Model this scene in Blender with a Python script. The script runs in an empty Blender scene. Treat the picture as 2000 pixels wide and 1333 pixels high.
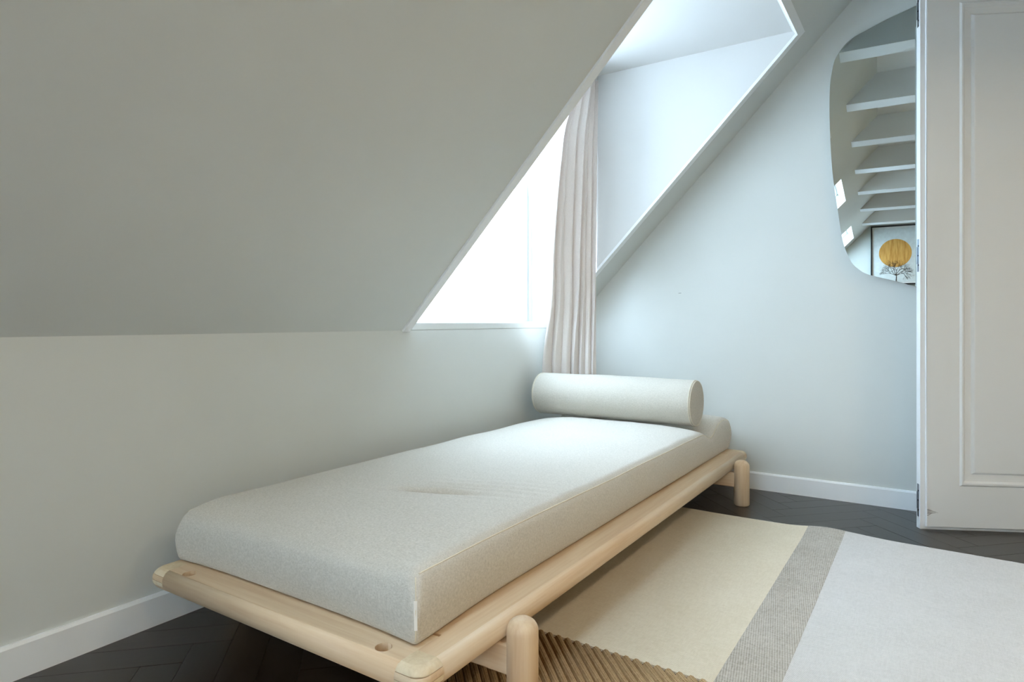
import bpy, bmesh, math, random
from mathutils import Vector, Matrix
from mathutils import noise as mnoise
random.seed(7)
scene = bpy.context.scene
COL = scene.collection

# ------------------------------------------------------------ camera, sky, exposure
cam = bpy.data.objects.new('camera', bpy.data.cameras.new('camera'))
COL.objects.link(cam)
cam.location = (1.7068, -3.1855, 0.7929)
cam.rotation_euler = (math.pi / 2, 0, 0.5808)
cam.data.sensor_width = 36
cam.data.lens = 1257.3 / 2000 * 36
cam.data.shift_y = -37.8 / 2000
cam.data.clip_start = 0.02
scene.camera = cam

scene.view_settings.view_transform = 'Standard'
scene.view_settings.look = 'None'
scene.view_settings.gamma = 1
scene.view_settings.use_curve_mapping = False
scene.view_settings.exposure = 0.0

world = bpy.data.worlds.new('overcast_sky')
scene.world = world
world.use_nodes = True
wbg = world.node_tree.nodes['Background']
wbg.inputs[0].default_value = (0.645, 0.80, 1.0, 1)
wbg.inputs[1].default_value = 17.4
FILL_W = 10.5  # power of the added warm fill lamps
FILL_C = (1.0, 0.82, 0.58)

# ------------------------------------------------------------ room measures
HK = 0.7585                     # height of the knee wall
TAN = math.tan(0.8005)          # roof pitch
ZC = 2.30                       # flat ceiling
XS = (ZC - HK) / TAN
Y0, Y1 = -5.30, 0.0             # far gable (behind the camera), mirror wall
XR = 3.70                       # right wall
DY0, DY1, DZ = -1.316, -0.246, 2.013   # dormer opening
DX = (DZ - HK) / TAN
SILL = 0.79

# ------------------------------------------------------------ helpers
def srgb(r, g, b):
    f = lambda c: (c / 12.92 if c <= 0.04045 else ((c + 0.055) / 1.055) ** 2.4)
    return (f(r / 255), f(g / 255), f(b / 255), 1)

def obj(name, bm, mat, parent=None, smooth=False, recalc=True):
    if recalc:
        bmesh.ops.recalc_face_normals(bm, faces=bm.faces)
    me = bpy.data.meshes.new(name)
    bm.to_mesh(me); bm.free()
    if smooth:
        for p in me.polygons:
            p.use_smooth = True
    if mat:
        me.materials.append(mat)
    o = bpy.data.objects.new(name, me)
    COL.objects.link(o)
    o.parent = parent
    return o

def struct(name, bm, mat, label=None, cat=None, smooth=False):
    o = obj(name, bm, mat, None, smooth)
    o['kind'] = 'structure'
    if label: o['label'] = label
    if cat: o['category'] = cat
    return o

def tag(o, label, cat, group=None):
    o['label'] = label; o['category'] = cat
    if group: o['group'] = group
    return o

def thing(name, label, cat, loc=(0, 0, 0), group=None):
    o = bpy.data.objects.new(name, None)
    o.empty_display_size = 0.1
    COL.objects.link(o)
    o.location = loc
    tag(o, label, cat, group)
    return o

def add_box(bm, x0, x1, y0, y1, z0, z1, bevel=0.0, seg=2):
    m = Matrix.Translation(((x0 + x1) / 2, (y0 + y1) / 2, (z0 + z1) / 2)) @ Matrix.Diagonal((x1 - x0, y1 - y0, z1 - z0, 1))
    r = bmesh.ops.create_cube(bm, size=1, matrix=m)
    if bevel:
        es = list({e for v in r['verts'] for e in v.link_edges})
        bmesh.ops.bevel(bm, geom=es, offset=bevel, segments=seg, profile=0.5, affect='EDGES', clamp_overlap=True)
    return bm

def box(*a, **k):
    return add_box(bmesh.new(), *a, **k)

def prism(bm, pts, axis, a, b):
    """polygon pts (2d) extruded along axis from a to b"""
    def P(p, t):
        return {'y': (p[0], t, p[1]), 'x': (t, p[0], p[1]), 'z': (p[0], p[1], t)}[axis]
    lo = [bm.verts.new(P(p, a)) for p in pts]
    hi = [bm.verts.new(P(p, b)) for p in pts]
    n = len(pts)
    bm.faces.new(lo); bm.faces.new(hi[::-1])
    for i in range(n):
        bm.faces.new((lo[i], lo[(i + 1) % n], hi[(i + 1) % n], hi[i]))
    return bm

def tube(bm, pts, r, seg=8, closed=False, cap=True):
    pts = [Vector(p) for p in pts]
    n = len(pts); rings = []
    for i, p in enumerate(pts):
        if closed:
            d = pts[(i + 1) % n] - pts[i - 1]
        else:
            d = pts[min(i + 1, n - 1)] - pts[max(i - 1, 0)]
        d.normalize()
        up = Vector((0, 0, 1)) if abs(d.z) < 0.9 else Vector((1, 0, 0))
        a = d.cross(up).normalized(); b = a.cross(d).normalized()
        rr = r(i / max(1, n - 1)) if callable(r) else r
        rings.append([bm.verts.new(p + a * math.cos(2 * math.pi * k / seg) * rr + b * math.sin(2 * math.pi * k / seg) * rr) for k in range(seg)])
    m = n if closed else n - 1
    for i in range(m):
        A, B = rings[i], rings[(i + 1) % n]
        for k in range(seg):
            bm.faces.new((A[k], A[(k + 1) % seg], B[(k + 1) % seg], B[k]))
    if cap and not closed:
        bm.faces.new(rings[0][::-1]); bm.faces.new(rings[-1])
    return bm

def lathe(bm, prof, seg=32, M=Matrix.Identity(4)):
    """prof: list of (r, h) along local z"""
    rings = []
    for r, h in prof:
        if r < 1e-6:
            rings.append([bm.verts.new(M @ Vector((0, 0, h)))])
        else:
            rings.append([bm.verts.new(M @ Vector((r * math.cos(2 * math.pi * k / seg), r * math.sin(2 * math.pi * k / seg), h))) for k in range(seg)])
    for A, B in zip(rings, rings[1:]):
        for k in range(seg):
            a0, a1 = A[k % len(A)], A[(k + 1) % len(A)]
            b0, b1 = B[k % len(B)], B[(k + 1) % len(B)]
            vs = []
            for v in (a0, a1, b1, b0):
                if v not in vs: vs.append(v)
            if len(vs) > 2: bm.faces.new(vs)
    return bm

# ------------------------------------------------------------ materials
def new_mat(name):
    m = bpy.data.materials.new(name); m.use_nodes = True
    nt = m.node_tree
    return m, nt, nt.nodes['Principled BSDF']

def N(nt, t, **props):
    n = nt.nodes.new(t)
    for k, v in props.items(): setattr(n, k, v)
    return n

def coord(nt, scale=(1, 1, 1), rot=(0, 0, 0), src='Object'):
    tc = N(nt, 'ShaderNodeTexCoord'); mp = N(nt, 'ShaderNodeMapping')
    mp.inputs['Scale'].default_value = scale
    mp.inputs['Rotation'].default_value = rot
    nt.links.new(tc.outputs[src], mp.inputs['Vector'])
    return mp.outputs['Vector']

def nz(nt, vec, scale=5.0, detail=2.0, rough=0.5):
    n = N(nt, 'ShaderNodeTexNoise')
    n.inputs['Scale'].default_value = scale
    n.inputs['Detail'].default_value = detail
    n.inputs['Roughness'].default_value = rough
    nt.links.new(vec, n.inputs['Vector'])
    return n.outputs['Fac']

def ramp(nt, fac, stops):
    r = N(nt, 'ShaderNodeValToRGB')
    el = r.color_ramp.elements
    while len(el) < len(stops): el.new(0.5)
    for e, (p, c) in zip(el, stops):
        e.position = p; e.color = c
    nt.links.new(fac, r.inputs['Fac'])
    return r.outputs['Color']

def bump(nt, bsdf, height, strength, dist):
    b = N(nt, 'ShaderNodeBump')
    b.inputs['Strength'].default_value = strength
    b.inputs['Distance'].default_value = dist
    nt.links.new(height, b.inputs['Height'])
    nt.links.new(b.outputs['Normal'], bsdf.inputs['Normal'])

def math2(nt, op, a, b):
    m = N(nt, 'ShaderNodeMath', operation=op)
    for i, v in enumerate((a, b)):
        if isinstance(v, (int, float)): m.inputs[i].default_value = v
        else: nt.links.new(v, m.inputs[i])
    return m.outputs[0]

def paint(name, c, rough=0.55, var=3, bs=0.04):
    m, nt, b = new_mat(name)
    v = coord(nt)
    lo = tuple(max(0, x - var) for x in c); hi = tuple(min(255, x + var) for x in c)
    nt.links.new(ramp(nt, nz(nt, v, 1.3, 3), [(0.3, srgb(*lo)), (0.7, srgb(*hi))]), b.inputs['Base Color'])
    b.inputs['Roughness'].default_value = rough
    bump(nt, b, nz(nt, v, 180, 2), bs, 0.002)
    return m

def linen(name, c_lo, c_hi, s=1100, bs=0.3):
    m, nt, b = new_mat(name)
    k = 6
    a = nz(nt, coord(nt, (s, s / k, s / k)), 1, 2)
    d = nz(nt, coord(nt, (s / k, s, s / k)), 1, 2)
    e = nz(nt, coord(nt, (s / k, s / k, s)), 1, 2)
    t = math2(nt, 'MULTIPLY', math2(nt, 'ADD', math2(nt, 'ADD', a, d), e), 1 / 3)
    big = nz(nt, coord(nt), 5, 3)
    f = math2(nt, 'ADD', math2(nt, 'MULTIPLY', t, 0.94), math2(nt, 'MULTIPLY', big, 0.06))
    nt.links.new(ramp(nt, f, [(0.36, srgb(*c_lo)), (0.62, srgb(*c_hi))]), b.inputs['Base Color'])
    b.inputs['Roughness'].default_value = 0.9
    b.inputs['Sheen Weight'].default_value = 0.12
    b.inputs['Specular IOR Level'].default_value = 0.2
    bump(nt, b, t, bs, 0.0015)
    return m

def wood(name, axis, dark, mid, light, rough=0.45):
    m, nt, b = new_mat(name)
    st = [26, 26, 26]; st['xyz'.index(axis)] = 1.4
    g = nz(nt, coord(nt, tuple(st)), 1, 5, 0.6)
    st2 = [160, 160, 160]; st2['xyz'.index(axis)] = 5
    fn = nz(nt, coord(nt, tuple(st2)), 1, 2)
    f = math2(nt, 'ADD', math2(nt, 'MULTIPLY', g, 0.8), math2(nt, 'MULTIPLY', fn, 0.2))
    nt.links.new(ramp(nt, f, [(0.3, srgb(*dark)), (0.5, srgb(*mid)), (0.7, srgb(*light))]), b.inputs['Base Color'])
    b.inputs['Roughness'].default_value = rough
    bump(nt, b, f, 0.08, 0.002)
    return m

def plain(name, c, rough=0.5, metal=0.0):
    m, nt, b = new_mat(name)
    v = coord(nt)
    lo = tuple(max(0, x - 6) for x in c); hi = tuple(min(255, x + 6) for x in c)
    nt.links.new(ramp(nt, nz(nt, v, 30, 2), [(0.3, srgb(*lo)), (0.7, srgb(*hi))]), b.inputs['Base Color'])
    b.inputs['Roughness'].default_value = rough
    b.inputs['Metallic'].default_value = metal
    return m

M_WALL = paint('greige_wall_paint', (214, 217, 213))
M_WHITE = paint('white_paint', (242, 245, 246), 0.4, 2, 0.02)
M_DORMER = paint('dormer_white_paint', (216, 216, 214), 0.5, 2)
M_RIGHT = paint('warm_bounce_paint', (190, 166, 128))  # made-up clay tint, bounces warm light onto the mattress side
M_DOOR = paint('door_lacquer', (228, 231, 232), 0.35, 2, 0.015)
M_LINEN = linen('grey_beige_linen', (190, 185, 174), (220, 215, 205))
M_BOLSTER = linen('pale_linen', (184, 179, 167), (208, 203, 192))
PD, PM, PL = (206, 172, 136), (222, 196, 162), (232, 212, 184)
M_PX = wood('pine_along_x', 'x', PD, PM, PL)
M_PY = wood('pine_along_y', 'y', PD, PM, PL)
M_PZ = wood('pine_upright', 'z', PD, PM, PL)
M_PEND = wood('pine_end_grain', 'z', (208, 186, 150), (224, 206, 174), (234, 220, 194), 0.6)
M_SEAM = plain('pale_thread', (226, 218, 198), 0.8)
M_TAG = plain('white_label_cloth', (236, 234, 228), 0.7)
M_STEEL = plain('brushed_steel', (150, 160, 172), 0.3, 1.0)
M_DARK = plain('dark_gap', (24, 20, 17), 0.7)
M_SCUFF = plain('black_scuff', (66, 62, 56), 0.6)

def mirror_mat():
    m, nt, b = new_mat('silvered_mirror')
    b.inputs['Base Color'].default_value = (0.80, 0.87, 0.865, 1)
    b.inputs['Metallic'].default_value = 1
    b.inputs['Roughness'].default_value = 0.0
    return m
M_MIRROR = mirror_mat()

def glass_mat():
    m = bpy.data.materials.new('window_glass'); m.use_nodes = True
    nt = m.node_tree; nt.nodes.clear()
    out = N(nt, 'ShaderNodeOutputMaterial'); mix = N(nt, 'ShaderNodeMixShader')
    tr = N(nt, 'ShaderNodeBsdfTransparent'); gl = N(nt, 'ShaderNodeBsdfGlossy')
    tr.inputs[0].default_value = (0.95, 0.97, 0.96, 1)
    gl.inputs['Roughness'].default_value = 0.02
    mix.inputs[0].default_value = 0.04
    nt.links.new(tr.outputs[0], mix.inputs[1]); nt.links.new(gl.outputs[0], mix.inputs[2])
    nt.links.new(mix.outputs[0], out.inputs[0])
    return m
M_GLASS = glass_mat()

def parquet_mat():
    m, nt, b = new_mat('dark_oiled_oak')
    oi = N(nt, 'ShaderNodeObjectInfo')
    g = nz(nt, coord(nt, (4, 90, 90)), 1, 4)
    f = math2(nt, 'ADD', math2(nt, 'MULTIPLY', g, 0.6), math2(nt, 'MULTIPLY', oi.outputs['Random'], 0.4))
    nt.links.new(ramp(nt, f, [(0.2, srgb(20, 14, 12)), (0.5, srgb(28, 20, 17)), (0.8, srgb(42, 31, 26))]), b.inputs['Base Color'])
    b.inputs['Roughness'].default_value = 0.32
    b.inputs['Specular IOR Level'].default_value = 1.0
    bump(nt, b, g, 0.1, 0.001)
    return m
M_FLOOR = parquet_mat()

def curtain_mat():
    m, nt, b = new_mat('blush_curtain_cloth')
    a = nz(nt, coord(nt, (700, 700, 200)), 1, 2); d = nz(nt, coord(nt, (200, 200, 700)), 1, 2)
    t = math2(nt, 'MULTIPLY', math2(nt, 'ADD', a, d), 0.5)
    col = ramp(nt, t, [(0.3, srgb(234, 225, 219)), (0.7, srgb(246, 239, 234))])
    nt.links.new(col, b.inputs['Base Color'])
    b.inputs['Roughness'].default_value = 0.85
    b.inputs['Specular IOR Level'].default_value = 0.2
    bump(nt, b, t, 0.15, 0.001)
    out = nt.nodes['Material Output']
    tl = N(nt, 'ShaderNodeBsdfTranslucent'); nt.links.new(col, tl.inputs[0])
    mix = N(nt, 'ShaderNodeMixShader'); mix.inputs[0].default_value = 0.09
    nt.links.new(b.outputs[0], mix.inputs[1]); nt.links.new(tl.outputs[0], mix.inputs[2])
    nt.links.new(mix.outputs[0], out.inputs[0])
    return m
M_CURTAIN = curtain_mat()

def weave(name, lo, hi, kx, ky, speck=0.3, bs=0.5, contrast=0.5, ang=0.0):
    """flat-woven wool: crossing sines plus thread noise, on the rug's own plane"""
    m, nt, b = new_mat(name)
    v = coord(nt, (1, 1, 1), (0, 0, ang))
    s = N(nt, 'ShaderNodeSeparateXYZ'); nt.links.new(v, s.inputs[0])
    sx = math2(nt, 'SINE', math2(nt, 'MULTIPLY', s.outputs[0], kx), 0)
    sy = math2(nt, 'SINE', math2(nt, 'MULTIPLY', s.outputs[1], ky), 0)
    w = math2(nt, 'ADD', math2(nt, 'MULTIPLY', math2(nt, 'MULTIPLY', sx, sy), 0.5), 0.5)
    n1 = nz(nt, coord(nt, (300, 60, 60)), 1, 3)
    n2 = nz(nt, coord(nt, (60, 260, 60)), 1, 3)
    n3 = nz(nt, coord(nt), 7, 3)
    nn = math2(nt, 'ADD', math2(nt, 'MULTIPLY', math2(nt, 'ADD', n1, n2), 0.4), math2(nt, 'MULTIPLY', n3, 0.2))
    f = math2(nt, 'ADD', math2(nt, 'MULTIPLY', w, contrast), math2(nt, 'MULTIPLY', nn, 1 - contrast))
    nt.links.new(ramp(nt, f, [(0.28, srgb(*lo)), (0.66, srgb(*hi))]), b.inputs['Base Color'])
    b.inputs['Roughness'].default_value = 0.95
    b.inputs['Specular IOR Level'].default_value = 0.1
    bump(nt, b, f, bs, 0.003)
    return m
M_RUG_BEIGE = weave('beige_wool', (207, 194, 170), (229, 219, 199), 1100, 1100, contrast=0.3)
M_RUG_BAND = weave('grey_basket_weave', (140, 132, 120), (206, 200, 190), 800, 800, contrast=0.30, bs=0.7, ang=0.6)
M_RUG_LIGHT = weave('ivory_wool', (192, 189, 186), (220, 217, 214), 900, 900, contrast=0.35)
M_CORD = weave('jute_cord', (172, 136, 92), (224, 192, 148), 900, 900, contrast=0.4, bs=0.8)

# ------------------------------------------------------------ the room
def slope_pt(x, off=0.0):
    """point (x,z) on the room side of the roof slope; off>0 moves into the room"""
    a = math.atan(TAN)
    return (x + off * math.sin(a), HK + x * TAN - off * math.cos(a))

# roof windows behind the camera, seen in the mirror
SKY = [(-3.205, -2.450), (-5.095, -4.370)]
SX0, SX1 = 0.82, 1.247

def slope_ceiling():
    bm = bmesh.new()
    HY0, HY1 = DY0 - 0.03, DY1 + 0.03     # rough opening, hidden behind cheeks and casing
    ys = sorted({Y0 - 0.15, Y1 + 0.15, HY0, HY1, *[v for s in SKY for v in s]})
    xs = sorted({0.0, DX, SX0, SX1, XS})
    for ya, yb in zip(ys, ys[1:]):
        for xa, xb in zip(xs, xs[1:]):
            ym, xm = (ya + yb) / 2, (xa + xb) / 2
            if HY0 < ym < HY1 and xm < DX: continue
            if any(s[0] < ym < s[1] for s in SKY) and SX0 < xm < SX1: continue
            a, b = slope_pt(xa), slope_pt(xb)
            c, d = slope_pt(xb, -0.14), slope_pt(xa, -0.14)
            prism(bm, [a, b, c, d], 'y', ya, yb)
    bmesh.ops.remove_doubles(bm, verts=bm.verts, dist=1e-5)
    return bm
struct('wall_slope', slope_ceiling(), M_WALL, 'pale greige sloping attic ceiling with a dormer opening', 'wall')
struct('wall_left', box(-0.2, 0, Y0 - 0.15, Y1 + 0.15, -0.05, HK), M_WALL, 'low greige knee wall along the left of the daybed', 'wall')
wb = struct('wall_back', box(-0.2, XR + 0.15, Y1, Y1 + 0.15, -0.05, ZC + 0.15), M_WALL, 'pale blue-grey gable wall behind the head of the daybed', 'wall')
obj('paint_chip', box(0.624, 0.638, -0.0006, 0.0002, 0.9362, 0.9378), M_SCUFF, wb)
FWX0, FWX1, FWZ0, FWZ1 = 0.90, 1.95, 0.45, 1.28     # opening for the added fill window behind the camera
def front_wall():
    bm = bmesh.new()
    for a, b, c, d in ((-0.2, FWX0, -0.05, ZC + 0.15), (FWX1, XR + 0.15, -0.05, ZC + 0.15), (FWX0, FWX1, -0.05, FWZ0), (FWX0, FWX1, FWZ1, ZC + 0.15)):
        add_box(bm, a, b, Y0 - 0.15, Y0, c, d)
    return bm
struct('wall_front', front_wall(), M_WALL, 'pale gable wall with the framed picture, seen in the mirror', 'wall')
struct('wall_right', box(XR, XR + 0.15, Y0, Y1, -0.05, ZC + 0.15), M_RIGHT, 'unseen right wall of the attic, clay colour added for warm bounce light', 'wall')
struct('ceiling', box(XS - 0.02, XR + 0.15, Y0 - 0.15, Y1 + 0.15, ZC, ZC + 0.15), M_DORMER, 'flat white ceiling above the beams, seen in the mirror', 'ceiling')

# dormer: two cheeks, a flat ceiling, the sill and the window
def cheek(ya, yb):
    return prism(bmesh.new(), [(-0.2, HK), slope_pt(0, -0.004), slope_pt(DX, -0.004), slope_pt(DX + 0.02, -0.02), (-0.2, DZ + 0.03)], 'y', ya, yb)
struct('wall_dormer_near', cheek(DY0 - 0.1, DY0), M_DORMER, 'white dormer cheek on the camera side of the window', 'wall')
struct('wall_dormer_far', cheek(DY1, DY1 + 0.1), M_DORMER, 'bright white triangular dormer cheek beside the curtain', 'wall')
def dormer_ceiling():
    z = DZ + 0.014
    return prism(bmesh.new(), [(-0.3, z), (DX - 0.002, z), (DX - 0.05, z + 0.1), (-0.3, z + 0.1)], 'y', DY0 - 0.1, DY1 + 0.1)
struct('ceiling_dormer', dormer_ceiling(), M_DORMER, 'white flat ceiling inside the dormer', 'ceiling')

w = thing('window_1', 'overexposed white dormer window above the knee wall', 'window', (-0.12, (DY0 + DY1) / 2, SILL))
w['kind'] = 'structure'
def wpart(name, bm, mat, **k):
    o = obj(name, bm, mat, w, **k); return o
yh = (DY1 - DY0) / 2
wpart('window_frame', box(-0.03, 0.03, -yh - 0.04, -yh, -0.03, DZ - SILL), M_WHITE)
wpart('window_frame', box(-0.03, 0.03, yh, yh + 0.04, -0.03, DZ - SILL), M_WHITE)
wpart('window_frame', box(-0.03, 0.03, -yh, yh, DZ - SILL - 0.03, DZ - SILL + 0.013), M_WHITE)
wpart('window_frame', box(-0.03, 0.03, -yh, yh, -0.035, 0.004), M_WHITE)
wpart('pane', box(-0.004, 0.004, -yh, yh, 0.004, DZ - SILL - 0.03), M_GLASS)
wpart('window_sill', box(-0.06, 0.12, -yh, yh, HK - SILL, 0.0, bevel=0.004), M_WALL)

# white casing around the dormer opening, proud of the slope
def trim_strip(xa, xb, ya, yb):
    bm = bmesh.new()
    prism(bm, [slope_pt(xa, -0.004), slope_pt(xb, -0.004), slope_pt(xb, 0.008), slope_pt(xa, 0.008)], 'y', ya, yb)
    return bm
tw = 0.0225
struct('trim_1', trim_strip(0.0, DX + tw, DY0 - 0.04, DY0), M_WHITE, 'slim white casing on the camera side of the dormer opening', 'trim')
def head_casing():
    a, b = slope_pt(DX, 0.008), slope_pt(DX + tw, 0.008)
    return prism(bmesh.new(), [a, b, slope_pt(DX + tw, -0.004), (DX - 0.004, DZ + 0.016), (DX - 0.004, DZ)], 'y', DY0, DY1)
struct('trim_2', head_casing(), M_WHITE, 'slim white casing along the top of the dormer opening', 'trim')
struct('trim_3', trim_strip(0.0, DX + tw, DY1, DY1 + 0.04), M_WHITE, 'slim white casing on the far side of the dormer opening', 'trim')

def skirting(a, b, axis, side):
    prof = [(0, 0), (0.0115, 0), (0.0115, 0.074), (0.007, 0.081), (0, 0.081)]
    if axis == 'y':
        return prism(bmesh.new(), [(p[0], p[1]) for p in prof], 'y', a, b)
    return prism(bmesh.new(), [(-p[0], p[1]) for p in prof], 'x', a, b)
struct('baseboard_left', skirting(Y0, Y1, 'y', 1), M_WHITE, 'white baseboard at the foot of the knee wall', 'baseboard')
struct('baseboard_back', skirting(0.0115, XR, 'x', 1), M_WHITE, 'white baseboard at the foot of the mirror wall', 'baseboard')

# ------------------------------------------------------------ floor of dark herringbone oak
FX1, FY0 = 2.6, -2.9
floor = struct('floor', box(-0.2, XR + 0.15, Y0 - 0.15, Y1 + 0.15, -0.06, -0.006), M_FLOOR, 'very dark oak herringbone parquet floor', 'floor')
fb = bmesh.new()
add_box(fb, FX1, XR, Y0, Y1, -0.006, 0.0)
add_box(fb, 0, FX1, Y0, FY0, -0.006, 0.0)
fo = obj('parquet_field', fb, M_FLOOR, floor); fo['kind'] = 'stuff'
def herringbone():
    L, W = 0.45, 0.09
    c = math.sqrt(0.5)
    def clip(poly):
        for ax, val, sgn in ((0, 0.0, 1), (0, FX1, -1), (1, FY0, 1), (1, 0.0, -1)):
            out = []
            for i in range(len(poly)):
                p, q = poly[i], poly[(i + 1) % len(poly)]
                dp, dq = (p[ax] - val) * sgn, (q[ax] - val) * sgn
                if dp >= 0: out.append(p)
                if dp * dq < 0:
                    t = dp / (dp - dq)
                    out.append((p[0] + (q[0] - p[0]) * t, p[1] + (q[1] - p[1]) * t))
            poly = out
            if len(poly) < 3: return None
        return poly
    g = 0.0007
    for i in range(-60, 61):
        for j in range(-12, 13):
            ox, oy = i * W + j * L, i * W - j * L
            for k, (x0, x1, y0, y1) in enumerate(((0, L, 0, W), (L, L + W, W - L, W))):
                x0, x1, y0, y1 = ox + x0 + g, ox + x1 - g, oy + y0 + g, oy + y1 - g
                rot = [(c * (x - y), c * (x + y)) for x, y in ((x0, y0), (x1, y0), (x1, y1), (x0, y1))]
                rot = [(x + 1.2, y - 1.4) for x, y in rot]
                if max(p[0] for p in rot) < 0 or min(p[0] for p in rot) > FX1 or max(p[1] for p in rot) < FY0 or min(p[1] for p in rot) > 0: continue
                poly = clip(rot)
                if not poly: continue
                area = 0.5 * abs(sum(poly[a][0] * poly[a - 1][1] - poly[a - 1][0] * poly[a][1] for a in range(len(poly))))
                if area < 1e-4: continue
                # local frame: x along the plank
                ang = math.pi / 4 + (math.pi / 2 if k else 0)
                cx = sum(p[0] for p in poly) / len(poly); cy = sum(p[1] for p in poly) / len(poly)
                ca, sa = math.cos(-ang), math.sin(-ang)
                loc = [((p[0] - cx) * ca - (p[1] - cy) * sa, (p[0] - cx) * sa + (p[1] - cy) * ca) for p in poly]
                o = obj('plank', prism(bmesh.new(), loc, 'z', -0.006, 0.0), M_FLOOR, floor)
                o.location = (cx, cy, random.uniform(-0.0003, 0)); o.rotation_euler = (0, 0, ang)
herringbone()

# ------------------------------------------------------------ roof beams, roof windows, picture (all seen in the mirror)
for i in range(7):
    y = -0.385 - 0.728 * i
    bm = prism(bmesh.new(), [slope_pt((2.136 - HK) / TAN), (XR, 2.136), (XR, ZC), (XS, ZC)], 'y', y - 0.122, y)
    o = obj('ceiling_beam', bm, M_DORMER)
    nth = ['nearest to', 'second from', 'third from', 'fourth from', 'fifth from', 'sixth from', 'farthest from'][i]
    tag(o, 'white painted ceiling beam %s the mirror wall, seen in the mirror' % nth, 'beam', 'ceiling beams reflected in the mirror')

for i, (ya, yb) in enumerate(SKY):
    w2 = thing('window_%d' % (i + 2), ['bright roof window above the camera, upper of two in the mirror', 'bright roof window near the picture wall, lower of two in the mirror'][i], 'window', (SX0, (ya + yb) / 2, HK + SX0 * TAN))
    w2['kind'] = 'structure'
    w2.rotation_euler = (0, -math.atan(TAN), 0)
    ln = (SX1 - SX0) / math.cos(math.atan(TAN)); h = (yb - ya) / 2
    for a in ((-0.0, 0.015, -h, h), (ln - 0.015, ln, -h, h), (0.015, ln - 0.015, -h, -h + 0.015), (0.015, ln - 0.015, h - 0.015, h)):
        obj('window_frame', box(a[0], a[1], a[2], a[3], 0.09, 0.13), M_WHITE, w2)
    obj('pane', box(0.015, ln - 0.015, -h + 0.015, h - 0.015, 0.108, 0.113), M_GLASS, w2)

w4 = thing('window_4', 'added low gable window for cool fill light, unseen behind the camera', 'window', ((FWX0 + FWX1) / 2, Y0 - 0.08, FWZ0))
w4['kind'] = 'structure'  # unseen window added to throw cool light on the mattress front
hw, hh = (FWX1 - FWX0) / 2, FWZ1 - FWZ0
for a in ((-hw, -hw + 0.05, 0, hh), (hw - 0.05, hw, 0, hh), (-hw + 0.05, hw - 0.05, 0, 0.05), (-hw + 0.05, hw - 0.05, hh - 0.05, hh), (-0.025, 0.025, 0.05, hh - 0.05)):
    obj('window_frame', box(a[0], a[1], -0.03, 0.03, a[2], a[3]), M_WHITE, w4)
for a, b in ((-hw + 0.05, -0.025), (0.025, hw - 0.05)):
    obj('pane', box(a, b, -0.003, 0.003, 0.05, hh - 0.05), M_GLASS, w4)

def picture():
    x0, x1, z0, z1 = 1.413, 1.893, 1.522, 2.196
    t = thing('framed_picture', 'black framed print of a golden disc above a bare tree', 'picture', ((x0 + x1) / 2, Y0, z0))
    hw, H = (x1 - x0) / 2, z1 - z0
    bk = plain('black_frame', (22, 22, 26), 0.4)
    for a in ((-hw, -hw + 0.014, 0, H), (hw - 0.014, hw, 0, H), (-hw + 0.014, hw - 0.014, 0, 0.014), (-hw + 0.014, hw - 0.014, H - 0.014, H)):
        obj('frame', box(a[0], a[1], 0.0, 0.03, a[2], a[3]), bk, t)
    obj('mount', box(-hw + 0.014, hw - 0.014, 0.004, 0.010, 0.014, H - 0.014), plain('white_mount', (240, 240, 238), 0.6), t)
    pr = obj('print', box(-hw + 0.032, hw - 0.032, 0.010, 0.0115, 0.032, H - 0.032), plain('pale_print_paper', (220, 226, 226), 0.6), t)
    gold, nt, b = new_mat('gold_leaf')
    nt.links.new(ramp(nt, nz(nt, coord(nt, (60, 60, 8)), 1, 4), [(0.3, srgb(186, 128, 48)), (0.7, srgb(226, 174, 92))]), b.inputs['Base Color'])
    b.inputs['Roughness'].default_value = 0.5
    bm = bmesh.new(); lathe(bm, [(0, 0), (0.159, 0), (0.159, 0.0012), (0, 0.0012)], 48, Matrix.Translation((0, 0.0115, 1.881 - z0)) @ Matrix.Rotation(-math.pi / 2, 4, 'X'))
    obj('gold_disc', bm, gold, t)
    ink = plain('ink', (52, 44, 36), 0.7)
    bm = bmesh.new()
    rnd = random.Random(3)
    def branch(p, ang, ln, r, d):
        q = (p[0] + math.sin(ang) * ln, p[1] + math.cos(ang) * ln)
        m = ((p[0] + q[0]) / 2 + rnd.uniform(-1, 1) * ln * 0.08, (p[1] + q[1]) / 2)
        y = 0.0130
        tube(bm, [(p[0], y, p[1]), (m[0], y, m[1]), (q[0], y, q[1])], lambda f: r * (1 - 0.4 * f), 4)
        if d == 0: return
        for k in range(3 if d > 2 else 2):
            branch(q, ang + rnd.uniform(-0.75, 0.75) + (k - 0.8) * 0.55, ln * rnd.uniform(0.62, 0.85), r * 0.62, d - 1)
    bx, bz = 0.008, 0.036
    tube(bm, [(bx, 0.013, bz), (bx + 0.003, 0.013, bz + 0.05), (bx, 0.013, bz + 0.078)], lambda f: 0.0045 * (1 - 0.3 * f), 5)
    for a in (-1.15, -0.75, -0.3, 0.1, 0.5, 0.9, 1.2):
        branch((bx, bz + 0.07), a, 0.056, 0.0026, 5 if abs(a) > 0.6 else 4)
    o = obj('tree_drawing', bm, ink, t)
    o['label'] = 'fine dark bare tree'
    return t
picture()

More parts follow.
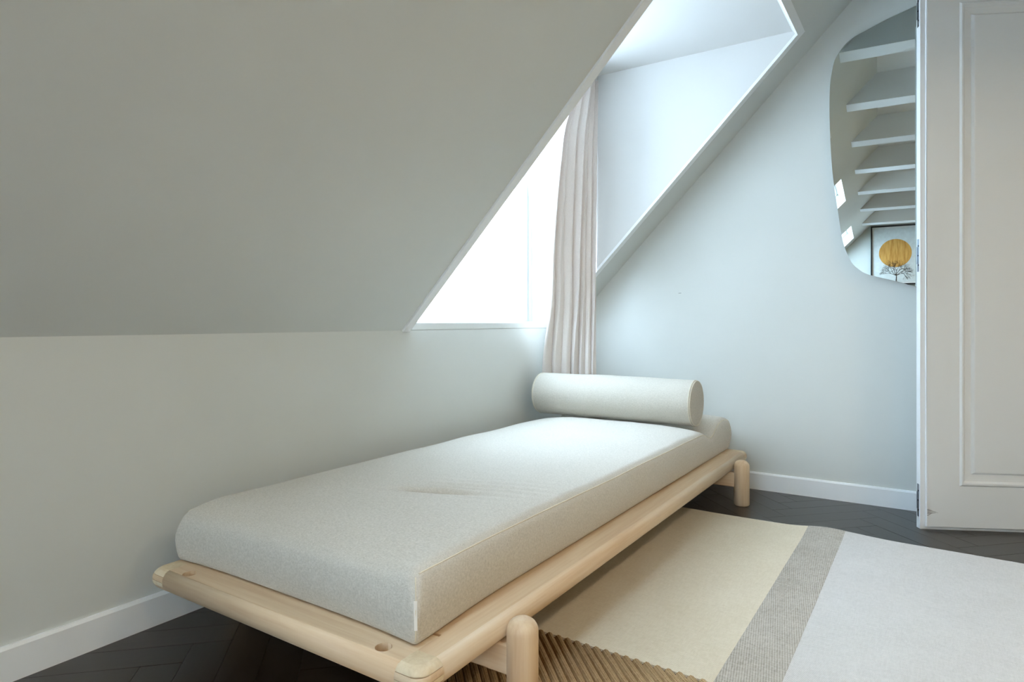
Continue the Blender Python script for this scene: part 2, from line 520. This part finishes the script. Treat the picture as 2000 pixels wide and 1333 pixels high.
# ------------------------------------------------------------ mirror
def mirror():
    left = [(1.631, 2.109), (1.542, 2.083), (1.456, 2.051), (1.399, 2.026), (1.364, 1.991), (1.339, 1.95), (1.327, 1.896), (1.320, 1.836), (1.3185, 1.733), (1.321, 1.63), (1.325, 1.545), (1.330, 1.468), (1.338, 1.39), (1.349, 1.309), (1.363, 1.205), (1.374, 1.14), (1.39, 1.088), (1.41, 1.045), (1.436, 1.017), (1.467, 0.996), (1.527, 0.976), (1.586, 0.958), (1.632, 0.941)]
    right = [(1.70, 0.924), (1.755, 0.92), (1.80, 0.934), (1.832, 0.965), (1.85, 1.02), (1.858, 1.12), (1.862, 1.30), (1.864, 1.55), (1.863, 1.80), (1.858, 1.96), (1.845, 2.05), (1.82, 2.10), (1.78, 2.128), (1.73, 2.130), (1.68, 2.122)]
    P = left + right
    # smooth closed outline
    n = len(P); S = []
    for i in range(n):
        p0, p1, p2, p3 = P[i - 1], P[i], P[(i + 1) % n], P[(i + 2) % n]
        for t in (0, 0.25, 0.5, 0.75):
            S.append(tuple(0.5 * (2 * p1[a] + (p2[a] - p0[a]) * t + (2 * p0[a] - 5 * p1[a] + 4 * p2[a] - p3[a]) * t * t + (3 * p1[a] - p0[a] - 3 * p2[a] + p3[a]) * t ** 3) for a in (0, 1)))
    # the glass hangs a little out of true: its normal leans up and to the right
    fy = lambda x, z, o: -0.033 + 0.03 * (x - 1.5) + 0.03 * (z - 1.6) + o
    t = thing('wall_mirror', 'frameless pebble-shaped wall mirror reflecting white ceiling beams', 'mirror', (1.6, 0, 0.94))
    def slab(a, b, inset=0.0):
        bm = bmesh.new()
        cx, cz = 1.6, 1.55
        Q = [(x + (cx - x) * inset, z + (cz - z) * inset) for x, z in S]
        A = [bm.verts.new((x - 1.6, fy(x, z, a), z - 0.94)) for x, z in Q]
        B = [bm.verts.new((x - 1.6, fy(x, z, b) if b is not None else -0.0005, z - 0.94)) for x, z in Q]
        bm.faces.new(A); bm.faces.new(B[::-1])
        for i in range(len(Q)):
            bm.faces.new((A[i], A[(i + 1) % len(Q)], B[(i + 1) % len(Q)], B[i]))
        return bm
    obj('mirror_glass', slab(0.0, 0.004), M_MIRROR, t)
    obj('backing_board', slab(0.0042, None, 0.03), plain('grey_board', (120, 124, 124), 0.7), t)
mirror()

# ------------------------------------------------------------ panelled door leaf
def door():
    d = thing('door_1', 'white panelled door leaf with steel hinges on its edge, in front of the mirror', 'door', (1.668, -0.27, 0))
    d['kind'] = 'structure'
    d.rotation_euler = (0, 0, math.atan2(0.45, 0.893))
    W, H = 0.52, 2.13
    # local: x along the leaf, -y to the room
    obj('core', box(-0.008, W, 0.0, 0.028, 0.0, H, bevel=0.0015), M_DOOR, d)
    # front layer set back from the rim, with a sunk moulded panel
    x0, x1, z0, z1 = 0.010, W - 0.010, 0.012, H - 0.018
    a0, a1, c0, c1 = 0.127, W - 0.060, 0.170, 2.002
    bm = bmesh.new()
    yf = -0.010
    rings = [(0.0, yf), (0.006, yf - 0.0055), (0.012, yf - 0.0055), (0.019, yf + 0.005), (0.028, yf + 0.006), (0.045, yf + 0.0075), (0.052, yf - 0.001), (0.056, yf - 0.0015)]
    R = []
    for off, y in rings:
        R.append([bm.verts.new(p) for p in ((a0 + off, y, c0 + off), (a1 - off, y, c0 + off), (a1 - off, y, c1 - off), (a0 + off, y, c1 - off))])
    for A, B in zip(R, R[1:]):
        for k in range(4):
            bm.faces.new((A[k], A[(k + 1) % 4], B[(k + 1) % 4], B[k]))
    bm.faces.new(R[-1])
    obj('panel', bm, M_DOOR, d, recalc=True)
    bm = bmesh.new()
    O = [bm.verts.new(p) for p in ((x0, yf, z0), (x1, yf, z0), (x1, yf, z1), (x0, yf, z1))]
    I = [bm.verts.new(p) for p in ((a0, yf, c0), (a1, yf, c0), (a1, yf, c1), (a0, yf, c1))]
    Ob = [bm.verts.new((v.co.x, 0.0, v.co.z)) for v in O]
    for k in range(4):
        j = (k + 1) % 4
        bm.faces.new((O[k], O[j], I[j], I[k])); bm.faces.new((O[k], O[j], Ob[j], Ob[k]))
    bmesh.ops.bevel(bm, geom=[e for e in bm.edges if all(v in O for v in e.verts)], offset=0.002, segments=2, affect='EDGES')
    obj('stiles_and_rails', bm, M_DOOR, d)
    for z in (0.045, 0.985, 1.925):
        h = obj('hinge', box(-0.0087, -0.0075, 0.008, 0.021, z, z + 0.125), M_STEEL, d)
        bm = bmesh.new()
        tube(bm, [(-0.0095, 0.0195, z + 0.03), (-0.0095, 0.0195, z + 0.095)], 0.0016, 8)
        obj('knuckle', bm, M_STEEL, h)
        for k in range(3):
            bm = bmesh.new()
            lathe(bm, [(0, 0.0006), (0.0025, 0.0006), (0.0035, 0)], 10, Matrix.Translation((-0.0087, 0.0115 + 0.003 * (k % 2), z + 0.025 + 0.037 * k)) @ Matrix.Rotation(-math.pi / 2, 4, 'Y'))
            obj('screw', bm, M_DARK, h)
    for k, (za, zb, xe) in enumerate(((0.079, 0.076, 0.032), (0.0735, 0.0705, 0.044), (0.068, 0.065, 0.052), (0.0625, 0.061, 0.042), (0.056, 0.059, 0.03))):
        bm = bmesh.new()
        pts = [(0.0125 + (xe - 0.0125) * t, -0.0101, za + (zb - za) * t * t - 0.006 * t * (k - 1) * -0.35) for t in (0, 0.25, 0.5, 0.75, 1)]
        tube(bm, pts, lambda f: 0.0011 * (1 - 0.8 * f), 5)
        for v in bm.verts: v.co.y = -0.0101 + (v.co.y + 0.0101) * 0.15
        obj('scuff_mark', bm, M_SCUFF, d)
door()

# ------------------------------------------------------------ daybed frame
BX0, BX1, BY0, BY1 = 0.095, 0.976, -2.355, -0.058
RT, RB, RWD = 0.190, 0.140, 0.130        # rail top, rail bottom, rail width
bed = thing('daybed', 'low pale pine daybed frame with rounded rails and round peg legs', 'daybed', ((BX0 + BX1) / 2, (BY0 + BY1) / 2, 0))
BC = Vector(((BX0 + BX1) / 2, (BY0 + BY1) / 2, 0))
def rail_profile(n=10):
    """cross-section (u, z): u=0 outer edge, u=RWD inner edge; outer side half round, inner eased"""
    h = RT - RB; r = h / 2
    pts = []
    for k in range(n + 1):
        a = math.pi / 2 + math.pi * k / n
        pts.append((r * 0.75 + r * 0.75 * math.cos(a), RB + r + r * math.sin(a)))
    e = 0.008
    pts += [(RWD - e, RB), (RWD, RB + e), (RWD, RT - e), (RWD - e, RT)]
    return pts
PR = rail_profile()
def rail(axis, out, sgn, a, b):
    bm = bmesh.new()
    prof = [(out + sgn * u, z) for u, z in PR]
    c = BC.x if axis == 'y' else BC.y
    prof = [(u - c, z) for u, z in prof]
    k = BC.y if axis == 'y' else BC.x
    prism(bm, prof, axis, a - k, b - k)
    bmesh.ops.recalc_face_normals(bm, faces=bm.faces)
    for f in bm.faces:
        f.normal_update(); f.smooth = len(f.verts) == 4 and abs(f.normal.z) < 0.995
    return bm
JW = 0.062
def apply_holes(o, spots):
    cut = bmesh.new()
    for x, y in spots:
        lathe(cut, [(0, 0), (0.0163, 0), (0.0163, 0.2), (0, 0.2)], 28, Matrix.Translation((x - BC.x, y - BC.y, RT - 0.044)))
    c = obj('cutter', cut, None)
    c.parent = o.parent
    md = o.modifiers.new('b', 'BOOLEAN'); md.operation = 'DIFFERENCE'; md.object = c; md.solver = 'EXACT'
    bpy.context.view_layer.update()
    dg = bpy.context.evaluated_depsgraph_get()
    me = bpy.data.meshes.new_from_object(o.evaluated_get(dg))
    o.modifiers.clear(); o.data = me
    for p in me.polygons: p.use_smooth = 0.02 < abs(p.normal.z) < 0.995 and abs(p.normal.x) < 0.2 or abs(p.normal.y) > 0.98
    bpy.data.objects.remove(c)
# long rails run full length, end rails between the corner joints
def long_rail(out, sgn):
    bm = bmesh.new()
    mid = [p for p in PR if p[0] <= JW]
    outer = [(JW, RT)] + mid + [(JW, RB)]
    inner = [(JW, RT), (JW, RB), (RWD - 0.008, RB), (RWD, RB + 0.008), (RWD, RT - 0.008), (RWD - 0.008, RT)]
    for prof, cut in ((outer, JW), (inner, RWD)):
        prism(bm, [(out + sgn * u - BC.x, z) for u, z in prof], 'y', BY0 + cut - BC.y, BY1 - cut - BC.y)
    bmesh.ops.recalc_face_normals(bm, faces=bm.faces)
    for f in bm.faces:
        f.normal_update(); f.smooth = len(f.verts) == 4 and abs(f.normal.z) < 0.995
    return obj('long_rail', bm, M_PY, bed)
long_rail(BX1, -1)
long_rail(BX0, 1)
fr = obj('end_rail', rail('x', BY0, 1, BX0 + JW, BX1 - JW), M_PX, bed)
apply_holes(fr, [(0.2180, -2.3210), (0.8540, -2.3195)])
br = obj('end_rail', rail('x', BY1, -1, BX0 + JW, BX1 - JW), M_PX, bed)
# corner finger joints: stacked, rounded fingers with pale end grain
def corner(cx, cy, sx, sy):
    h = RT - RB; r = h / 2 * 0.75
    nf = 4; th = h / nf; W1 = JW + 0.0005
    for k in range(nf):
        bm = bmesh.new()
        lay = []
        za, zb = RB + k * th + (0.0006 if k else 0), RB + (k + 1) * th - (0.0006 if k < nf - 1 else 0)
        for m in range(7):
            z = za + (zb - za) * m / 6
            q = max(-1.0, min(1.0, (z - RB - h / 2) / (h / 2)))
            ins = r * (1 - math.sqrt(max(0.0, 1 - q * q)))
            R = min(0.024, W1 - ins - 0.004)
            pts = [(ins, W1)]
            for a in range(9):
                t = math.pi / 2 * a / 8
                pts.append((ins + R - R * math.cos(t), ins + R - R * math.sin(t)))
            pts += [(W1, ins), (W1, W1)]
            lay.append([bm.verts.new((cx + sx * p[0] - BC.x, cy + sy * p[1] - BC.y, z)) for p in pts])
        n = len(lay[0])
        for A, B in zip(lay, lay[1:]):
            for i in range(n):
                f = bm.faces.new((A[i], A[(i + 1) % n], B[(i + 1) % n], B[i])); f.smooth = 0 < i < n - 3
        bm.faces.new(lay[0][::-1]); bm.faces.new(lay[-1])
        obj('finger_joint', bm, M_PEND if k % 2 else M_PX, bed)
for cx, sx in ((BX0, 1), (BX1, -1)):
    for cy, sy in ((BY0, 1), (BY1, -1)):
        corner(cx, cy, sx, sy)
        bm = bmesh.new()
        xa, xb = sorted((cx + sx * 0.014 - BC.x, cx + sx * JW - BC.x)); ya, yb = sorted((cy + sy * 0.014 - BC.y, cy + sy * JW - BC.y))
        add_box(bm, xa, xb, ya, yb, RB + 0.008, RT - 0.008)     # dark block that paints shade into the finger gaps
        obj('gap_shade_block', bm, M_DARK, bed)
def leg(x, y, z0):
    r = 0.0325; top = 0.194
    prof = [(0, z0), (r - 0.004, z0), (r, z0 + 0.004)] + [(r, top - 0.026)]
    for k in range(1, 8):
        a = math.pi / 2 * k / 7
        prof.append((r - 0.026 + 0.026 * math.cos(a) if k < 7 else 0.0065, top - 0.026 + 0.026 * math.sin(a)))
    prof.append((0, top))
    bm = bmesh.new(); lathe(bm, prof, 32, Matrix.Translation((x - BC.x, y - BC.y, 0)))
    return obj('leg', bm, M_PZ, bed, smooth=True)
LX0, LX1, LYN, LYF = BX0 - 0.034, BX1 + 0.034, -2.085, -0.315
for x in (LX0, LX1):
    leg(x, LYF, 0.0)
leg(LX1, LYN, 0.0122)
leg(LX0, LYN, 0.0)
for y in (LYN, LYF):
    obj('crossbar', box(LX0 - BC.x, LX1 - BC.x, y - 0.019 - BC.y, y + 0.019 - BC.y, 0.077, 0.1395, bevel=0.004), M_PX, bed)
for k in range(13):
    y = BY0 + 0.23 + k * (BY1 - BY0 - 0.46) / 12
    obj('slat', box(BX0 + 0.075 - BC.x, BX1 - 0.075 - BC.x, y - 0.035 - BC.y, y + 0.035 - BC.y, 0.1395, 0.1880, bevel=0.003), M_PX, bed)

# ------------------------------------------------------------ mattress
MX0, MX1, MY0, MY1, MZ0, MZ1 = 0.120, 0.898, -2.281, -0.085, 0.1908, 0.329
def mat_deform(p):
    x, y, z = p
    u = (x - MX0) / (MX1 - MX0) * 2 - 1
    v = (y - MY0) / (MY1 - MY0) * 2 - 1
    w = (z - MZ0) / (MZ1 - MZ0)
    w = min(1, max(0, w))
    crown = 0.020 * (1 - abs(u) ** 4) * (1 - abs(v) ** 10)
    # dip for the bolster near the head, then the raised end
    g = math.exp(-((y + 0.385) / 0.075) ** 2)
    hump = 0.022 * math.exp(-((y + 0.20) / 0.10) ** 2)
    dz = crown - 0.036 * g + hump
    # creases where someone sat
    dx, dy = x - 0.62, y + 1.87
    q = dy * 0.93 - dx * 0.37
    al = dx * 0.93 + dy * 0.37
    env = math.exp(-((al - 0.9 * q) / 0.15) ** 2 - ((q - 0.045) / 0.075) ** 2)
    dz += 0.0034 * env * math.sin(q * 165 + 0.8 * math.sin(al * 11))
    dz -= 0.011 * math.exp(-((al + 0.01) / 0.10) ** 2 - ((q + 0.012) / 0.012) ** 2)
    dz += 0.0050 * math.exp(-((al + 0.01) / 0.10) ** 2 - ((q - 0.014) / 0.012) ** 2)
    dz -= 0.016 * max(0.0, 1 - (y - MY0) / 0.11) ** 2 * (1 - max(0.0, u) ** 6)
    dz += 0.004 * mnoise.noise(Vector((x * 4, y * 4, 0)))
    side = math.sin(math.pi * w)
    x += 0.012 * side * (1 if u > 0 else -1) * abs(u) ** 6
    y += 0.012 * side * (1 if v > 0 else -1) * abs(v) ** 12
    # underside lifts a little at the ends
    zz = z + dz * w ** 1.5
    pinch = (1 - w) * 0.014
    x += pinch * (1 if u > 0 else -1) * abs(u) ** 8 * (math.exp(-((y - MY0) / 0.16) ** 2) - 0.35)
    y -= pinch * max(0.0, -v) ** 20 * (abs(u) ** 4 - 0.2)
    return Vector((x, y, zz))
def rounded(p, r):
    w = (p[2] - MZ0) / (MZ1 - MZ0)
    r = 0.011 if w < 0.5 else 0.011 + (r - 0.011) * (w - 0.5) * 2
    lo = Vector((MX0 + r, MY0 + r, MZ0 + r)); hi = Vector((MX1 - r, MY1 - r, MZ1 - r))
    c = Vector([min(max(p[i], lo[i]), hi[i]) for i in range(3)])
    d = Vector(p) - c
    if d.length < 1e-9: return Vector(p)
    return c + d.normalized() * r
def mattress():
    bm = bmesh.new()
    nx, ny, n3 = 76, 300, 14
    cache = {}
    def V(p):
        k = (round(p[0], 5), round(p[1], 5), round(p[2], 5))
        if k not in cache:
            cache[k] = bm.verts.new(mat_deform(rounded(p, 0.024)))
        return cache[k]
    def lin(a, b, n):   # denser near both ends
        out = []
        for i in range(n + 1):
            t = i / n
            t = t * 0.55 + 0.45 * (0.5 - 0.5 * math.cos(math.pi * t))
            out.append(a + (b - a) * t)
        return out
    X, Y, Z = lin(MX0, MX1, nx), lin(MY0, MY1, ny), lin(MZ0, MZ1, n3)
    def quad(ps):
        vs = []
        for p in ps:
            v = V(p)
            if v not in vs: vs.append(v)
        if len(vs) > 2:
            try: bm.faces.new(vs)
            except ValueError: pass
    for i in range(nx):
        for j in range(ny):
            for z in (MZ0, MZ1):
                quad(((X[i], Y[j], z), (X[i + 1], Y[j], z), (X[i + 1], Y[j + 1], z), (X[i], Y[j + 1], z)))
    for i in range(nx):
        for k in range(n3):
            for y in (MY0, MY1):
                quad(((X[i], y, Z[k]), (X[i + 1], y, Z[k]), (X[i + 1], y, Z[k + 1]), (X[i], y, Z[k + 1])))
    for j in range(ny):
        for k in range(n3):
            for x in (MX0, MX1):
                quad(((x, Y[j], Z[k]), (x, Y[j + 1], Z[k]), (x, Y[j + 1], Z[k + 1]), (x, Y[j], Z[k + 1])))
    t = thing('daybed_mattress', 'thick grey-beige linen mattress pad on the pine daybed frame', 'mattress', (BC.x, BC.y, MZ0))
    bmesh.ops.translate(bm, verts=bm.verts, vec=(-BC.x, -BC.y, -MZ0))
    obj('cover', bm, M_LINEN, t, smooth=True)
    # stitched seams along the top edges and up the corners
    o3 = Vector((BC.x, BC.y, MZ0))
    def seam(pts, r=0.0016):
        bm = bmesh.new()
        tube(bm, [mat_deform(rounded(p, 0.024)) - o3 for p in pts], r, 6)
        obj('seam', bm, M_SEAM, t, smooth=True)
    zt = MZ1 - 0.006; e = 0.006
    seam([(MX1, y, zt) for y in lin(MY0 + 0.012, MY1 - 0.012, 120)])
    seam([(MX1, MY0, z) for z in lin(MZ0 + 0.012, MZ1 - 0.01, 14)], 0.0012)
    seam([(MX0, y, zt) for y in lin(MY0 + 0.012, MY1 - 0.012, 120)])
    # woven care label in the corner seam
    a = mat_deform(rounded((MX1, MY0, MZ0 + 0.088), 0.024)) - o3
    b = mat_deform(rounded((MX1, MY0, MZ0 + 0.036), 0.024)) - o3
    bm = bmesh.new()
    n = Vector((0.70, -0.71, 0)); s = Vector((0.71, 0.70, 0))
    P = [a - s * 0.0040, a + s * 0.0026, b + s * 0.0034 + n * 0.002, b - s * 0.0026 + n * 0.002]
    vs = [bm.verts.new(p + n * 0.0028) for p in P]; v2 = [bm.verts.new(p + n * 0.0036) for p in P]
    bm.faces.new(vs); bm.faces.new(v2[::-1])
    for i in range(4): bm.faces.new((vs[i], vs[(i + 1) % 4], v2[(i + 1) % 4], v2[i]))
    o = obj('care_label', bm, M_TAG, t); o['label'] = 'small white cloth care label'
    return t
mattress()

# ------------------------------------------------------------ bolster
def bolster():
    xl, xr, r = 0.070, 0.852, 0.100
    c = Vector((xl, -0.425, 0.440))
    t = thing('bolster_cushion', 'cylindrical pale linen bolster at the head of the daybed', 'cushion', c)
    L = xr - xl; e = 0.012
    prof = [(0, -0.004), (r * 0.5, -0.003), (r - e, 0.0)]
    for k in range(1, 7):
        a = math.pi / 2 * k / 6
        prof.append((r - e + e * math.sin(a), e - e * math.cos(a)))
    for k in range(1, 20):
        f = k / 20
        prof.append((r + 0.0025 * math.sin(math.pi * f), e + (L - 2 * e) * f))
    q = [(rr, L - h) for rr, h in prof[:9]][::-1]
    prof += q
    bm = bmesh.new()
    lathe(bm, prof, 56, Matrix.Rotation(math.pi / 2, 4, 'Y'))
    for v in bm.verts:
        v.co.z += 0.003 * mnoise.noise(v.co * 6)
    obj('cover', bm, M_BOLSTER, t, smooth=True)
    for x in (0.003, L - 0.003):
        for dr, dx in ((0.0035, 0), (0.0005, -0.007 if x > L / 2 else 0.007)):
            bm = bmesh.new()
            rr = r - dr
            tube(bm, [(x + dx, rr * math.cos(2 * math.pi * k / 56), rr * math.sin(2 * math.pi * k / 56)) for k in range(56)], 0.0014, 5, closed=True)
            obj('seam', bm, M_SEAM, t, smooth=True)
bolster()

# ------------------------------------------------------------ curtain
def curtain():
    left = [(0.272, -0.42, 1.998), (0.268, -0.505, 1.814), (0.262, -0.566, 1.692), (0.25, -0.587, 1.499), (0.235, -0.589, 1.335), (0.2, -0.556, 1.102), (0.17, -0.509, 0.961), (0.14, -0.467, 0.864), (0.11, -0.44, 0.777), (0.070, -0.405, 0.662), (0.034, -0.360, 0.544), (0.030, -0.350, 0.50)]
    right = Vector((0.286, -0.2505))
    left = [(x, y - 0.026 * min(1.0, max(0.0, (z - 0.6) / 0.5)) * min(1.0, max(0.0, (2.1 - z) / 0.4)), z) for x, y, z in left]
    def L(z):
        for a, b in zip(left, left[1:]):
            if a[2] >= z >= b[2]:
                f = (a[2] - z) / (a[2] - b[2])
                return Vector((a[0] + (b[0] - a[0]) * f, a[1] + (b[1] - a[1]) * f))
        return Vector(left[-1][:2])
    bm = bmesh.new()
    ns, nt_ = 220, 70
    z0, z1 = 1.998, 0.50
    grid = []
    nf = 7.0
    for j in range(nt_ + 1):
        t = j / nt_; z = z0 + (z1 - z0) * t
        # smoothed left edge
        a = (L(min(z0, z + 0.06)) + L(z) * 2 + L(max(z1, z - 0.06))) / 4
        d = right - a; ln = d.length; d.normalize(); nrm = Vector((d.y, -d.x))
        if nrm.x < 0: nrm = -nrm
        amp = 0.032 - 0.017 * t * t
        row = []
        for i in range(ns + 1):
            s = i / ns
            ss = s ** (1.0 - 0.22 * t)
            ph = 2 * math.pi * nf * (s + 0.035 * math.sin(5 * s + 1.0)) + 0.5 * math.sin(2.2 * t + 7 * s)
            am = amp * (0.66 + 0.34 * math.sin(13.0 * s + 1.2)) * min(1.0, (1 - s) * 9 + 0.15)
            off = am * (2 * abs(math.sin(ph / 2)) ** 0.55 - 1.0)
            along = 0.25 * am * math.sin(ph + 0.9)
            p = a + d * (ss * ln + along) + nrm * off
            if p.y > DY1 - 0.004: p.y = DY1 - 0.004 - (p.y - DY1 + 0.004) * 0.1
            p.x = max(p.x, 0.016)
            row.append(bm.verts.new((p.x, p.y, z)))
        grid.append(row)
    for j in range(nt_):
        for i in range(ns):
            bm.faces.new((grid[j][i], grid[j][i + 1], grid[j + 1][i + 1], grid[j + 1][i]))
    t = thing('window_curtain', 'blush beige pleated curtain hanging beside the dormer window', 'curtain', (0, 0, 0))
    o = obj('cloth', bm, M_CURTAIN, t, smooth=True)
    md = o.modifiers.new('thickness', 'SOLIDIFY'); md.thickness = 0.0015; md.offset = 0
    return t
curtain()
rl = obj('curtain_rail', box(0.255, 0.295, DY0, DY1, 1.999, DZ + 0.0135, bevel=0.002), M_WHITE)
tag(rl, 'thin white curtain rail fixed to the dormer ceiling', 'curtain rail')

# ------------------------------------------------------------ rug
def rug():
    x0, x1, yf, yj, yn = 0.74, 2.45, -0.520, -1.780, -2.55
    t = thing('woven_rug', 'large flat-woven rug in beige, grey and ivory sections under the daybed', 'rug', (0, 0, 0))
    xa, xb = 1.305, 1.430
    def edge(x):  # far edge wanders a little
        return yf - 0.012 * (x - 1.3) * 1.5 + 0.006 * math.sin(5 * x) - 0.016 * math.exp(-((x - 1.46) / 0.1) ** 2) * -1
    def top(x, y):
        h = 0.0085 + 0.0008 * mnoise.noise(Vector((x * 5, y * 5, 0)))
        h += 0.010 * math.exp(-((x - 1.36) / 0.085) ** 2 - ((y - yf) / 0.07) ** 2)
        return h
    def sec(name, a, b, y_near, mat, nx, lab, lift=0.0):
        bm = bmesh.new(); ny = 60
        G = []; Bt = []
        for i in range(nx + 1):
            x = a + (b - a) * i / nx
            e = edge(x)
            G.append([]); Bt.append([])
            for j in range(ny + 1):
                y = y_near + (e - y_near) * j / ny
                if j == ny: y += 0.0012 * mnoise.noise(Vector((x * 160, 0, 0)))
                G[i].append(bm.verts.new((x, y, top(x, y) + lift)))
                Bt[i].append(bm.verts.new((x, y, 0.0005)))
        for i in range(nx):
            for j in range(ny):
                bm.faces.new((G[i][j], G[i + 1][j], G[i + 1][j + 1], G[i][j + 1]))
            bm.faces.new((G[i][0], G[i + 1][0], Bt[i + 1][0], Bt[i][0]))
            bm.faces.new((G[i][ny], G[i + 1][ny], Bt[i + 1][ny], Bt[i][ny]))
        for j in range(ny):
            bm.faces.new((G[0][j], G[0][j + 1], Bt[0][j + 1], Bt[0][j]))
            bm.faces.new((G[nx][j], G[nx][j + 1], Bt[nx][j + 1], Bt[nx][j]))
        o = obj(name, bm, mat, t, smooth=False); o['label'] = lab
    sec('beige_section', x0, xa, yj, M_RUG_BEIGE, 60, 'plain beige woven section')
    sec('grey_band', xa, xb, yj, M_RUG_BAND, 24, 'coarse grey basket-weave band', 0.0006)
    sec('ivory_section', xb, x1, yj, M_RUG_LIGHT, 90, 'ivory grey woven section')
    # corded end: thick diagonal jute cords lying side by side
    base = obj('cord_backing', box(x0, x1, yn, yj, 0.0005, 0.003), plain('dark_jute', (86, 62, 38), 0.9), t)
    u = Vector((0.69, -0.72, 0)); st = 0.0185 / 0.72
    s = x0 - 1.0
    while s < x1:
        # cord from (s, yj) running towards +x, -y
        a = Vector((s, yj, 0)); tmax = (yj - yn) / 0.72
        ta = max(0.0, (x0 - s) / 0.69); tb = min(tmax, (x1 - s) / 0.69)
        if tb - ta > 0.02:
            bm = bmesh.new()
            n = Vector((0.72, 0.69, 0))
            prof = [(-0.0090, 0.0025), (-0.0068, 0.0086), (0, 0.0118), (0.0068, 0.0086), (0.0090, 0.0025)]
            ends = []
            for tt in (ta, tb):
                p = a + u * tt
                ends.append([bm.verts.new((p.x + n.x * k, p.y + n.y * k, z)) for k, z in prof])
            for k in range(4):
                f = bm.faces.new((ends[0][k], ends[0][k + 1], ends[1][k + 1], ends[1][k])); f.smooth = True
            bm.faces.new(ends[0][::-1]); bm.faces.new(ends[1])
            obj('cord', bm, M_CORD, base)
        s += st
rug()

# ------------------------------------------------------------ unseen ceiling lamps added for warm light from the right
def lamps():
    em = bpy.data.materials.new('fill_lamp_lens'); em.use_nodes = True
    nt = em.node_tree; nt.nodes.clear()
    out = N(nt, 'ShaderNodeOutputMaterial'); e = N(nt, 'ShaderNodeEmission')
    e.inputs[0].default_value = (*FILL_C, 1); e.inputs[1].default_value = 6
    nt.links.new(e.outputs[0], out.inputs[0])
    for i, (x, y) in enumerate(((2.7, -1.5), (2.7, -3.0), (2.7, -4.4))):
        t = thing('fill_lamp', 'added round ceiling lamp for warm fill light between the beams, %s from the mirror wall' % ['first', 'second', 'third'][i], 'lamp', (x, y, ZC), 'added fill lamps')
        bm = bmesh.new(); lathe(bm, [(0, 0), (0.17, 0), (0.17, -0.05), (0.155, -0.05), (0.155, -0.03), (0, -0.03)], 32)
        obj('housing', bm, M_WHITE, t)
        bm = bmesh.new(); lathe(bm, [(0, -0.032), (0.154, -0.032), (0.154, -0.045), (0, -0.045)], 32)
        obj('lens', bm, em, t)
        ld = bpy.data.lights.new('fill_light', 'AREA'); ld.shape = 'DISK'; ld.size = 0.3
        ld.energy = FILL_W; ld.color = FILL_C
        lo = bpy.data.objects.new('fill_light', ld); COL.objects.link(lo); lo.parent = t; lo.location = (0, 0, -0.056)
lamps()
